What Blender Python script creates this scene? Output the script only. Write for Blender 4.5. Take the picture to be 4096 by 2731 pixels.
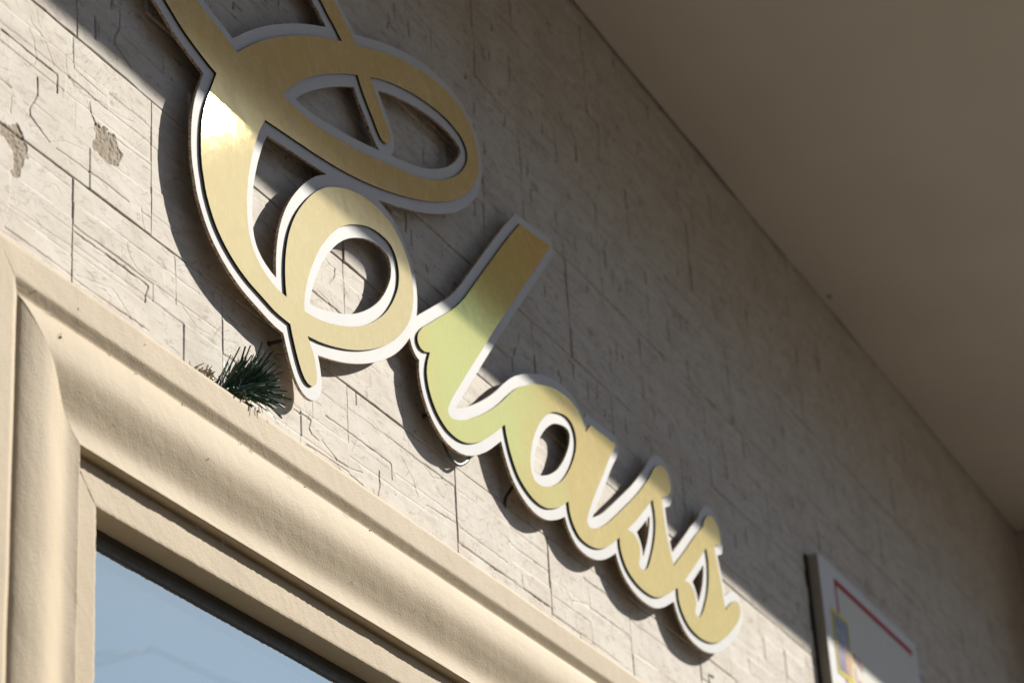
import bpy, bmesh, math, random
import numpy as np
from mathutils import Vector, Matrix

for o in list(bpy.data.objects):
    bpy.data.objects.remove(o)
scene = bpy.context.scene
COL = scene.collection

# ------------------------------------------------------------------ camera
# World: X runs along the wall, Z is up, the wall face is the plane y = 0, the street is at -y.
cam_data = bpy.data.cameras.new('camera')
cam_data.sensor_width = 36.0
cam_data.lens = 89.38
cam_data.clip_start = 0.05
cam_data.clip_end = 5000
cam = bpy.data.objects.new('camera', cam_data)
COL.objects.link(cam)
right = Vector((0.42733, -0.90215, -0.05934))
down = Vector((0.37869, 0.23820, -0.89435))
fwd = Vector((0.82097, 0.35971, 0.44342))
M = Matrix((right, -down, -fwd)).transposed().to_4x4()
M.translation = Vector((0.0, -2.2, 1.6))
cam.matrix_world = M
cam_data.dof.use_dof = True
cam_data.dof.focus_distance = 4.95
cam_data.dof.aperture_fstop = 3.9
cam_data.dof.aperture_blades = 8
scene.camera = cam

# ------------------------------------------------------------------ sky and sun
TO_SUN = Vector((1.635, -1.0, 1.262)).normalized()
ELEV = math.asin(TO_SUN.z)
AZ = math.atan2(TO_SUN.x, TO_SUN.y)          # clockwise from +Y
world = bpy.data.worlds.new('World')
scene.world = world
world.use_nodes = True
wn = world.node_tree
wn.nodes.clear()
sky = wn.nodes.new('ShaderNodeTexSky')
sky.sky_type = 'NISHITA'
sky.sun_disc = False
sky.sun_elevation = ELEV
sky.sun_rotation = AZ
sky.altitude = 200
sky.air_density = 1.0
sky.dust_density = 0.3
sky.ozone_density = 1.0
bg = wn.nodes.new('ShaderNodeBackground')
bg.inputs['Strength'].default_value = 0.076
wout = wn.nodes.new('ShaderNodeOutputWorld')
wn.links.new(sky.outputs[0], bg.inputs['Color'])
wn.links.new(bg.outputs[0], wout.inputs['Surface'])

sun_data = bpy.data.lights.new('sun', 'SUN')
sun_data.energy = 4.35
sun_data.angle = math.radians(0.53)
sun_data.color = (1.0, 0.93, 0.82)
sun = bpy.data.objects.new('sun', sun_data)
COL.objects.link(sun)
sun.rotation_euler = TO_SUN.to_track_quat('Z', 'Y').to_euler()
sun.location = TO_SUN * 20

scene.view_settings.view_transform = 'Standard'
scene.view_settings.look = 'None'
scene.view_settings.exposure = 0.60
scene.view_settings.gamma = 1.0
scene.view_settings.use_curve_mapping = False

# ------------------------------------------------------------------ helpers
def tag(o, label=None, category=None, group=None, kind=None):
    if label: o['label'] = label
    if category: o['category'] = category
    if group: o['group'] = group
    if kind: o['kind'] = kind
    return o

def link(name, mesh, mats=(), parent=None):
    o = bpy.data.objects.new(name, mesh)
    COL.objects.link(o)
    if mesh is not None:
        for m in mats:
            mesh.materials.append(m)
    if parent is not None:
        o.parent = parent
    return o

def empty(name, loc=(0, 0, 0)):
    o = bpy.data.objects.new(name, None)
    o.empty_display_size = 0.1
    COL.objects.link(o)
    o.location = loc
    return o

def mesh_from(name, verts, faces, smooth=False):
    me = bpy.data.meshes.new(name)
    me.from_pydata([tuple(v) for v in verts], [], [tuple(f) for f in faces])
    if smooth:
        me.polygons.foreach_set('use_smooth', [True] * len(me.polygons))
    me.update()
    return me

def boxes_mesh(name, boxes, bevel=0.0):
    bm = bmesh.new()
    for x0, x1, y0, y1, z0, z1 in boxes:
        r = bmesh.ops.create_cube(bm, size=1.0)
        for v in r['verts']:
            v.co = Vector(((x0 + x1) / 2 + v.co.x * (x1 - x0), (y0 + y1) / 2 + v.co.y * (y1 - y0), (z0 + z1) / 2 + v.co.z * (z1 - z0)))
    if bevel:
        bmesh.ops.bevel(bm, geom=bm.edges[:], offset=bevel, segments=2, affect='EDGES', profile=0.7)
    me = bpy.data.meshes.new(name)
    bm.to_mesh(me); bm.free()
    return me

def tube_mesh(name, pts, rad, n=8, flat=1.0):
    """swept tube; rad may be a list; flat squashes one axis (ribbon cable)"""
    pts = [Vector(p) for p in pts]
    verts, faces = [], []
    up = Vector((0, -1, 0.01))
    for i, p in enumerate(pts):
        t = (pts[min(i + 1, len(pts) - 1)] - pts[max(i - 1, 0)]).normalized()
        a = t.cross(up)
        if a.length < 1e-4: a = t.cross(Vector((1, 0, 0)))
        a.normalize(); b = t.cross(a)
        r = rad[i] if isinstance(rad, (list, tuple)) else rad
        for k in range(n):
            th = 2 * math.pi * k / n
            verts.append(p + a * (r * math.cos(th)) + b * (r * flat * math.sin(th)))
    m = len(pts)
    for i in range(m - 1):
        for k in range(n):
            faces.append((i * n + k, i * n + (k + 1) % n, (i + 1) * n + (k + 1) % n, (i + 1) * n + k))
    faces.append(tuple(range(n - 1, -1, -1)))
    faces.append(tuple(range((m - 1) * n, m * n)))
    return mesh_from(name, verts, faces, True)

# ------------------------------------------------------------------ materials
class Mat:
    def __init__(self, name):
        self.m = bpy.data.materials.new(name)
        self.m.use_nodes = True
        self.t = self.m.node_tree
        self.b = self.t.nodes['Principled BSDF']
        self.out = self.t.nodes['Material Output']
        self.tc = None
    def n(self, kind, **kw):
        nd = self.t.nodes.new('ShaderNode' + kind)
        for k, v in kw.items():
            if k.startswith('i_'):
                nd.inputs[k[2:].replace('_', ' ')].default_value = v
            else:
                setattr(nd, k, v)
        return nd
    def l(self, a, b):
        self.t.links.new(a, b)
    def pos(self):
        if self.tc is None: self.tc = self.n('NewGeometry').outputs['Position']
        return self.tc
    def objpos(self):
        return self.n('TexCoord').outputs['Object']
    def noise(self, vec, scale, detail=4, rough=0.55, dist=0.0):
        nd = self.n('TexNoise'); nd.inputs['Scale'].default_value = scale; nd.inputs['Detail'].default_value = detail
        nd.inputs['Roughness'].default_value = rough; nd.inputs['Distortion'].default_value = dist
        self.l(vec, nd.inputs['Vector'])
        return nd.outputs['Fac']
    def ramp(self, fac, stops):
        nd = self.n('ValToRGB')
        cr = nd.color_ramp
        while len(cr.elements) < len(stops): cr.elements.new(0.5)
        for e, (p, c) in zip(cr.elements, stops):
            e.position = p
            e.color = c if len(c) == 4 else (*c, 1)
        self.l(fac, nd.inputs['Fac'])
        return nd.outputs['Color']
    def mix(self, fac, a, b, mode='MIX'):
        nd = self.n('Mix', data_type='RGBA', blend_type=mode)
        for s, v in ((nd.inputs[0], fac), (nd.inputs[6], a), (nd.inputs[7], b)):
            if isinstance(v, (int, float)): s.default_value = v
            elif isinstance(v, tuple): s.default_value = (*v, 1) if len(v) == 3 else v
            else: self.l(v, s)
        return nd.outputs[2]
    def math(self, op, a, b=0.0):
        nd = self.n('Math', operation=op)
        for s, v in ((nd.inputs[0], a), (nd.inputs[1], b)):
            if isinstance(v, (int, float)): s.default_value = v
            else: self.l(v, s)
        return nd.outputs[0]
    def map(self, vec, scale=(1, 1, 1), rot=(0, 0, 0)):
        nd = self.n('Mapping')
        nd.inputs['Scale'].default_value = scale; nd.inputs['Rotation'].default_value = rot
        self.l(vec, nd.inputs['Vector'])
        return nd.outputs[0]
    def bump(self, height, strength=0.3, dist=0.002, chain=None):
        nd = self.n('Bump'); nd.inputs['Strength'].default_value = strength; nd.inputs['Distance'].default_value = dist
        self.l(height, nd.inputs['Height'])
        if chain is not None: self.l(chain, nd.inputs['Normal'])
        self.l(nd.outputs[0], self.b.inputs['Normal'])
        return nd.outputs[0]
    def set(self, **kw):
        for k, v in kw.items():
            s = self.b.inputs[k.replace('_', ' ')]
            if hasattr(v, 'is_output') or isinstance(v, bpy.types.NodeSocket): self.l(v, s)
            else: s.default_value = (*v, 1) if isinstance(v, tuple) and len(v) == 3 else v
        return self

def make_stone():
    m = Mat('cast_stone')
    p = m.pos()
    big = m.noise(p, 4.0, 3)
    c = m.ramp(big, [(0.30, (0.565, 0.51, 0.44)), (0.52, (0.63, 0.597, 0.538)), (0.74, (0.585, 0.53, 0.46))])
    # soft streaks along the bedding and pinkish clouds
    st = m.noise(m.map(p, (3, 3, 16)), 2.2, 5, 0.6, 0.6)
    c = m.mix(m.math('MULTIPLY', m.ramp(st, [(0.46, (0, 0, 0)), (0.72, (1, 1, 1))]), 0.42), c, (0.35, 0.285, 0.235))
    dk = m.noise(m.map(p, (5, 5, 13), (0, 0.25, 0)), 5.0, 6, 0.65, 1.0)
    c = m.mix(m.math('MULTIPLY', m.ramp(dk, [(0.54, (0, 0, 0)), (0.72, (1, 1, 1))]), 0.72), c, (0.235, 0.175, 0.13))
    # fine wandering veins
    vo = m.noise(p, 9.0, 5, 0.6, 1.2)
    vn = m.math('ABSOLUTE', m.math('SUBTRACT', vo, 0.5))
    vein = m.math('MULTIPLY', m.math('LESS_THAN', vn, 0.0042), m.ramp(m.noise(p, 5.0, 2), [(0.44, (0, 0, 0)), (0.58, (1, 1, 1))]))
    c = m.mix(m.math('MULTIPLY', vein, 0.75), c, (0.26, 0.19, 0.145))
    # pits and grit
    gr = m.noise(p, 420.0, 2)
    c = m.mix(m.math('MULTIPLY', m.ramp(gr, [(0.66, (0, 0, 0)), (0.74, (1, 1, 1))]), 0.35), c, (0.33, 0.29, 0.25))
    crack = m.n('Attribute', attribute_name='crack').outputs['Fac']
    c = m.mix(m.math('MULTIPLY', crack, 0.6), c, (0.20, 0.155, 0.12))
    spall = m.n('Attribute', attribute_name='spall').outputs['Fac']
    sc = m.ramp(m.noise(p, 160.0, 4, 0.7), [(0.35, (0.36, 0.31, 0.245)), (0.6, (0.53, 0.47, 0.39))])
    c = m.mix(spall, c, sc)
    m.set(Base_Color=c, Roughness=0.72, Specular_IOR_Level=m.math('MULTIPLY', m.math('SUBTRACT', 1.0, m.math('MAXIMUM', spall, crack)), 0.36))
    h = m.math('ADD', m.math('MULTIPLY', m.noise(p, 520.0, 2, 0.6), 0.6), m.math('MULTIPLY', m.noise(m.map(p, (1, 1, 1.8)), 38.0, 5, 0.6), 0.5))
    m.bump(h, 0.22, 0.0022)
    return m.m

def make_stucco(name, a, b):
    m = Mat(name)
    p = m.pos()
    c = m.ramp(m.noise(p, 5.0, 4), [(0.3, a), (0.7, b)])
    c = m.mix(m.math('MULTIPLY', m.ramp(m.noise(p, 30.0, 5, 0.7), [(0.55, (0, 0, 0)), (0.8, (1, 1, 1))]), 0.18), c, tuple(x * 0.72 for x in a))
    stn = m.noise(m.map(p, (14, 14, 2.2)), 1.0, 4, 0.6)
    c = m.mix(m.math('MULTIPLY', m.ramp(stn, [(0.52, (0, 0, 0)), (0.75, (1, 1, 1))]), 0.22), c, tuple(x * 0.62 for x in a))
    m.set(Base_Color=c, Roughness=0.70, Specular_IOR_Level=0.34)
    h = m.math('ADD', m.noise(p, 210.0, 3, 0.5), m.math('MULTIPLY', m.noise(p, 480.0, 2, 0.5), 0.5))
    n1 = m.bump(h, 0.28, 0.0026)
    return m.m

def make_plain(name, col, rough=0.6, var=0.12, scale=8.0, metallic=0.0, bumps=0.0, spec=0.5):
    m = Mat(name)
    p = m.pos()
    c = m.ramp(m.noise(p, scale, 5), [(0.3, tuple(x * (1 - var) for x in col)), (0.7, tuple(min(1, x * (1 + var)) for x in col))])
    m.set(Base_Color=c, Roughness=rough, Metallic=metallic, Specular_IOR_Level=spec)
    if bumps: m.bump(m.noise(p, 220, 4), bumps, 0.002)
    return m.m

def make_gold(name, ground, dust, sheen, sky_green):
    """brass film: a satin mirror lobe over a gold-coloured ground, with tarnish, painted sky green and brushing"""
    m = Mat(name)
    p = m.pos()
    blot = m.noise(p, 9.0, 5, 0.6, 0.5)
    c = m.ramp(blot, [(0.28, tuple(v * 0.90 for v in ground)), (0.5, ground), (0.72, (ground[0] * 0.95, ground[1] * 0.90, ground[2] * 0.86))])
    fl = m.noise(m.map(p, (140, 140, 30)), 1.0, 3, 0.6)
    c = m.mix(m.math('MULTIPLY', m.ramp(fl, [(0.55, (0, 0, 0)), (0.72, (1, 1, 1))]), 0.55), c, (0.95, 0.85, 0.58))
    br = m.noise(m.map(p, (900, 900, 18)), 1.0, 2, 0.5)
    h = m.math('ADD', m.math('MULTIPLY', br, 0.30), m.noise(p, 22.0, 3, 0.5))
    bn = m.bump(h, 0.10, 0.0010)
    # green sky reflection and tarnish painted in round the tall letter, fading outwards
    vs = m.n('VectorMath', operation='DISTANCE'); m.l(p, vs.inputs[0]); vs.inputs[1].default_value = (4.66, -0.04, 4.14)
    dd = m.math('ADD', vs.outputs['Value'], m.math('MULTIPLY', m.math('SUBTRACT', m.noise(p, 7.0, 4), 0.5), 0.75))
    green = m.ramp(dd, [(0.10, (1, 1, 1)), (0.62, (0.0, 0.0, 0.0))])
    green = m.math('MULTIPLY', green, sky_green)
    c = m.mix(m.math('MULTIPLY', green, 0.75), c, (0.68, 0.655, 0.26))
    # pale dusty clouds
    du = m.ramp(m.noise(p, 16.0, 6, 0.7, 0.8), [(0.48, (0, 0, 0)), (0.70, (1, 1, 1))])
    c = m.mix(m.math('MULTIPLY', du, dust), c, (0.84, 0.76, 0.52))
    df = m.n('BsdfDiffuse'); m.l(c, df.inputs['Color']); m.l(bn, df.inputs['Normal'])
    gl = m.n('BsdfAnisotropic', distribution='BECKMANN')
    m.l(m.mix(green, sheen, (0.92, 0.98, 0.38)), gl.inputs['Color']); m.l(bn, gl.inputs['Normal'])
    sm = m.noise(p, 26.0, 4, 0.65)
    m.l(m.math('ADD', m.math('MULTIPLY', sm, 0.025), 0.11), gl.inputs['Roughness'])
    mx = m.n('MixShader'); m.l(m.math('SUBTRACT', 0.56, m.math('MULTIPLY', du, 0.16)), mx.inputs[0])
    m.l(df.outputs[0], mx.inputs[1]); m.l(gl.outputs[0], mx.inputs[2])
    # fine scratches scatter a faint wide halo round the mirror direction
    wide = m.n('BsdfAnisotropic', distribution='BECKMANN'); wide.inputs['Roughness'].default_value = 0.36
    wide.inputs['Color'].default_value = (0.97, 0.86, 0.50, 1); m.l(bn, wide.inputs['Normal'])
    m2 = m.n('MixShader'); m2.inputs[0].default_value = 0.0016
    m.l(mx.outputs[0], m2.inputs[1]); m.l(wide.outputs[0], m2.inputs[2])
    m.l(m2.outputs[0], m.out.inputs['Surface'])
    m.t.nodes.remove(m.b)
    return m.m

def make_acrylic():
    m = Mat('opal_acrylic')
    p = m.pos()
    c = m.ramp(m.noise(p, 14.0, 4), [(0.3, (0.64, 0.655, 0.67)), (0.7, (0.68, 0.695, 0.705))])
    dirt = m.math('MULTIPLY', m.ramp(m.noise(p, 55.0, 5, 0.7), [(0.60, (0, 0, 0)), (0.78, (1, 1, 1))]), 0.28)
    c = m.mix(dirt, c, (0.52, 0.46, 0.38))
    sp = m.ramp(m.noise(p, 260.0, 2), [(0.70, (0, 0, 0)), (0.76, (1, 1, 1))])
    c = m.mix(m.math('MULTIPLY', sp, 0.5), c, (0.33, 0.26, 0.19))
    m.set(Base_Color=c, Roughness=0.6, Specular_IOR_Level=0.10)
    m.b.inputs['Subsurface Weight'].default_value = 0.25
    m.b.inputs['Subsurface Radius'].default_value = (0.004, 0.004, 0.004)
    m.b.inputs['Subsurface Scale'].default_value = 1.0
    return m.m

def make_scorched():
    m = Mat('laser_scorched_edge')
    p = m.pos()
    k = m.noise(p, 160.0, 4, 0.7)
    c = m.ramp(k, [(0.36, (0.10, 0.06, 0.035)), (0.48, (0.42, 0.30, 0.19)), (0.62, (0.70, 0.60, 0.47))])
    m.set(Base_Color=c, Roughness=0.5)
    return m.m

def make_pane():
    m = Mat('coated_glass')
    t = m.t
    gl = m.n('BsdfGlossy'); gl.inputs['Roughness'].default_value = 0.004
    gl.inputs['Color'].default_value = (0.90, 1.0, 0.96, 1)
    tr = m.n('BsdfTransparent'); tr.inputs['Color'].default_value = (0.40, 0.44, 0.45, 1)
    lw = m.n('LayerWeight'); lw.inputs['Blend'].default_value = 0.45
    fac = m.math('MINIMUM', m.math('ADD', m.math('MULTIPLY', lw.outputs['Facing'], 0.5), 0.28), 1.0)
    w = m.noise(m.pos(), 1.3, 2)
    bn = m.n('Bump'); bn.inputs['Strength'].default_value = 0.05; bn.inputs['Distance'].default_value = 0.01
    m.l(w, bn.inputs['Height']); m.l(bn.outputs[0], gl.inputs['Normal'])
    mx = m.n('MixShader')
    m.l(fac, mx.inputs[0]); m.l(tr.outputs[0], mx.inputs[1]); m.l(gl.outputs[0], mx.inputs[2])
    m.l(mx.outputs[0], m.out.inputs['Surface'])
    return m.m

STONE = make_stone()
STUCCO = make_stucco('beige_stucco', (0.515, 0.425, 0.30), (0.56, 0.468, 0.337))
SOFFIT = make_plain('soffit_plaster', (0.67, 0.635, 0.575), 0.8, 0.035, 2.0, 0, 0.12, spec=0.2)
PIERM = make_stucco('pier_plaster', (0.50, 0.44, 0.38), (0.55, 0.49, 0.43))
GOLD = make_gold('dusty_brass_film', (0.78, 0.63, 0.33), 0.55, (0.98, 0.83, 0.44), 0.0)
GOLD_WORD = make_gold('sky_tinted_tarnished_brass', (0.80, 0.61, 0.27), 0.16, (0.98, 0.75, 0.30), 1.0)
BLACKFOAM = make_plain('black_core', (0.012, 0.011, 0.010), 0.7, 0.2, 80)
ACRYLIC = make_acrylic()
SCORCH = make_scorched()
DARKALU = make_plain('dark_aluminium', (0.030, 0.030, 0.026), 0.42, 0.25, 40)
GREYALU = make_plain('worn_dark_aluminium', (0.055, 0.055, 0.052), 0.38, 0.35, 70)
PANE = make_pane()
MORTAR = make_plain('grey_render', (0.22, 0.20, 0.18), 0.85, 0.15, 20, 0, 0.4)
# ------------------------------------------------------------------ outlines in tenths of a millimetre (x, z on the wall)
INITIAL=["34082,43370 34581,43124 34684,43080 34854,43019 35084,42948 35469,42842 35676,42794 35933,42749 35607,42057 35516,41839 35457,41672 35412,41503 35371,41282 35352,41076 35344,40860 35349,40645 35372,40441 35393,40332 35491,39975 35545,39841 35646,39654 35765,39478 35869,39351 35950,39271 36084,39159 36180,39089 36323,38998 36424,38942 36581,38865 36732,38802 36888,38747 37046,38700 37150,38674 37519,38603 37841,38533 38005,38503 38225,38484 38613,38476 38688,38259 38826,37952 38923,37771 39010,37639 39084,37561 39128,37523 39175,37491 39225,37469 39279,37457 39337,37454 39395,37459 39446,37472 39497,37499 39542,37536 39578,37578 39602,37615 39619,37656 39629,37702 39632,37749 39620,37858 39598,37968 39571,38071 39536,38169 39515,38213 39488,38257 39293,38506 39758,38580 39968,38625 40187,38679 40464,38756 40748,38842 40977,38918 41251,39020 41468,39108 41683,39202 41941,39324 42143,39427 42390,39564 42649,39718 42850,39847 42993,39949 43130,40056 43303,40204 43425,40319 43587,40484 43703,40613 43805,40743 43898,40885 43952,40983 44017,41135 44052,41243 44090,41412 44105,41525 44110,41691 44103,41802 44087,41909 44049,42060 44012,42157 43967,42249 43939,42293 43876,42377 43804,42457 43688,42573 43602,42649 43511,42720 43463,42752 43364,42807 43206,42870 43095,42904 42980,42932 42768,42966 42547,42982 42264,42981 41974,42955 41697,42907 41426,42840 41103,42738 40778,42611 40470,42466 40224,42329 40035,42204 39846,42058 39667,41902 39471,41711 39251,41469 39075,41255 38945,41074 38850,40922 38792,40819 38738,40716 38669,40567 38610,40416 38576,40315 38516,40084 38485,39915 38469,39801 38459,39690 38451,39527 38459,39266 38492,39017 38199,39028 38089,39045 37930,39084 37827,39116 37673,39175 37573,39222 37480,39277 37394,39338 37315,39407 37246,39482 37179,39574 37151,39624 37103,39728 37086,39778 37059,39882 37027,40101 37019,40212 37018,40390 37028,40559 37045,40739 37069,40907 37090,41025 37177,41358 37250,41589 37311,41757 37400,41977 37496,42192 37548,42297 37605,42396 37791,42675 39724,42921 40249,42997 40647,43062 40990,43125 41382,43206 41773,43295 42218,43407 42713,43544 43154,43676 43651,43836 44138,44006 44573,44168 44942,44317 45321,44482 45651,44636 45965,44794 46277,44963 46571,45141 46860,45339 47090,45516 47310,45707 47525,45917 47639,46048 47776,46240 47864,46392 47929,46547 47945,46601 47968,46711 47983,46878 47983,46986 47975,47096 47958,47205 47945,47258 47906,47361 47854,47456 47787,47549 47710,47636 47624,47713 47535,47775 47437,47828 47278,47894 47115,47943 47007,47967 46896,47984 46722,48000 46541,48009 46378,48010 46208,48004 45974,47987 45565,47938 45335,47899 45103,47852 44590,47730 44316,47656 44042,47574 43556,47414 43024,47215 42597,47042 41846,46713 41642,46902 41556,46968 41466,47019 41229,47128 41025,47244 40923,47311 40873,47348 40790,47421 40585,47629 40495,47705 40273,47873 40176,47932 40073,47981 39967,48014 39804,48042 39629,48051 39442,48045 39245,48028 39037,47996 38813,47949 38579,47888 38218,47780 37859,47659 37592,47559 37320,47446 36938,47276 36509,47072 35866,46759 35443,46540 35187,46398 34941,46250 34638,46054 34393,45883 34160,45708 33987,45566 33773,45374 33594,45200 33433,45025 33331,44892 33248,44759 33193,44644 33130,44468 33106,44353 33098,44244 33102,44193 33112,44140 33150,44038 33207,43943 33308,43815 33387,43741 33523,43646 33717,43535","35210,44030 34987,44111 34594,44278 34491,44336 34449,44369 34362,44459 34327,44509 34302,44561 34290,44616 34291,44665 34301,44717 34345,44826 34376,44882 34449,44991 34510,45065 34581,45138 34662,45211 34797,45320 35089,45529 35370,45705 35736,45907 36171,46126 36540,46297 36977,46481 37360,46629 37752,46769 38096,46882 38433,46981 38764,47060 39132,47133 39366,47162 39535,47167 39711,47151 39892,47114 40063,47064 40260,46988 40365,46931 40545,46810 40813,46679 40912,46624 41187,46450 40575,46180 40218,46012 39911,45860 39609,45702 39310,45538 39014,45368 38722,45192 38433,45008 38194,44849 37958,44684 37717,44506 37486,44327 37266,44149 36985,43909 36722,43674 35635,43923 35368,43986","38526,43655 38761,43924 38910,44074 39078,44232 39209,44347 39390,44496 39579,44640 39772,44778 40002,44933 40242,45086 40535,45264 40784,45409 41237,45658 41850,45965 42017,45724 42157,45560 42313,45398 42527,45196 42682,45029 42800,44921 42841,44891 42883,44869 42941,44854 43001,44850 43057,44855 43100,44866 43141,44883 43180,44907 43225,44945 43266,44993 43296,45044 43312,45095 43316,45151 43309,45204 43292,45244 43266,45282 43173,45395 43041,45544 42850,45789 42656,45993 42452,46229 42878,46426 43153,46536 43492,46650 43951,46789 44297,46887 44587,46958 44881,47020 45232,47083 45642,47145 45929,47175 46218,47190 46446,47190 46733,47169 46913,47143 47022,47114 47072,47095 47174,47042 47222,47010 47264,46976 47300,46939 47328,46898 47348,46849 47361,46796 47365,46739 47362,46681 47352,46624 47336,46575 47285,46474 47176,46321 47033,46154 46873,45999 46695,45848 46518,45715 46324,45585 46078,45433 45820,45288 45610,45181 45339,45056 45119,44965 44838,44858 44566,44764 44355,44701 42282,44138 41883,44040 41486,43950 40517,43753 40231,43703 40005,43671 39835,43652 39591,43635 39227,43624 38914,43625 38742,43633","39201,39061 39199,39206 39215,39318 39255,39488 39326,39706 39392,39870 39469,40028 39610,40286 39748,40519 39870,40701 39970,40833 40114,41003 40263,41167 40418,41328 40539,41443 40672,41557 40813,41668 40960,41772 41156,41893 41307,41975 41515,42076 41721,42166 41935,42247 42096,42295 42273,42334 42452,42361 42625,42375 42855,42375 42966,42365 43019,42356 43115,42327 43210,42274 43292,42205 43357,42126 43386,42077 43408,42025 43425,41970 43445,41853 43448,41752 43437,41646 43399,41482 43361,41382 43311,41280 43221,41127 43124,40981 43023,40847 42873,40671 42752,40544 42628,40428 42496,40316 42312,40174 42125,40040 41980,39944 41782,39824 41583,39714 41432,39639 41228,39546 41018,39460 40755,39361 40487,39272 40218,39191 40001,39135 39785,39088 39610,39060 39203,39013"]
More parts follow.
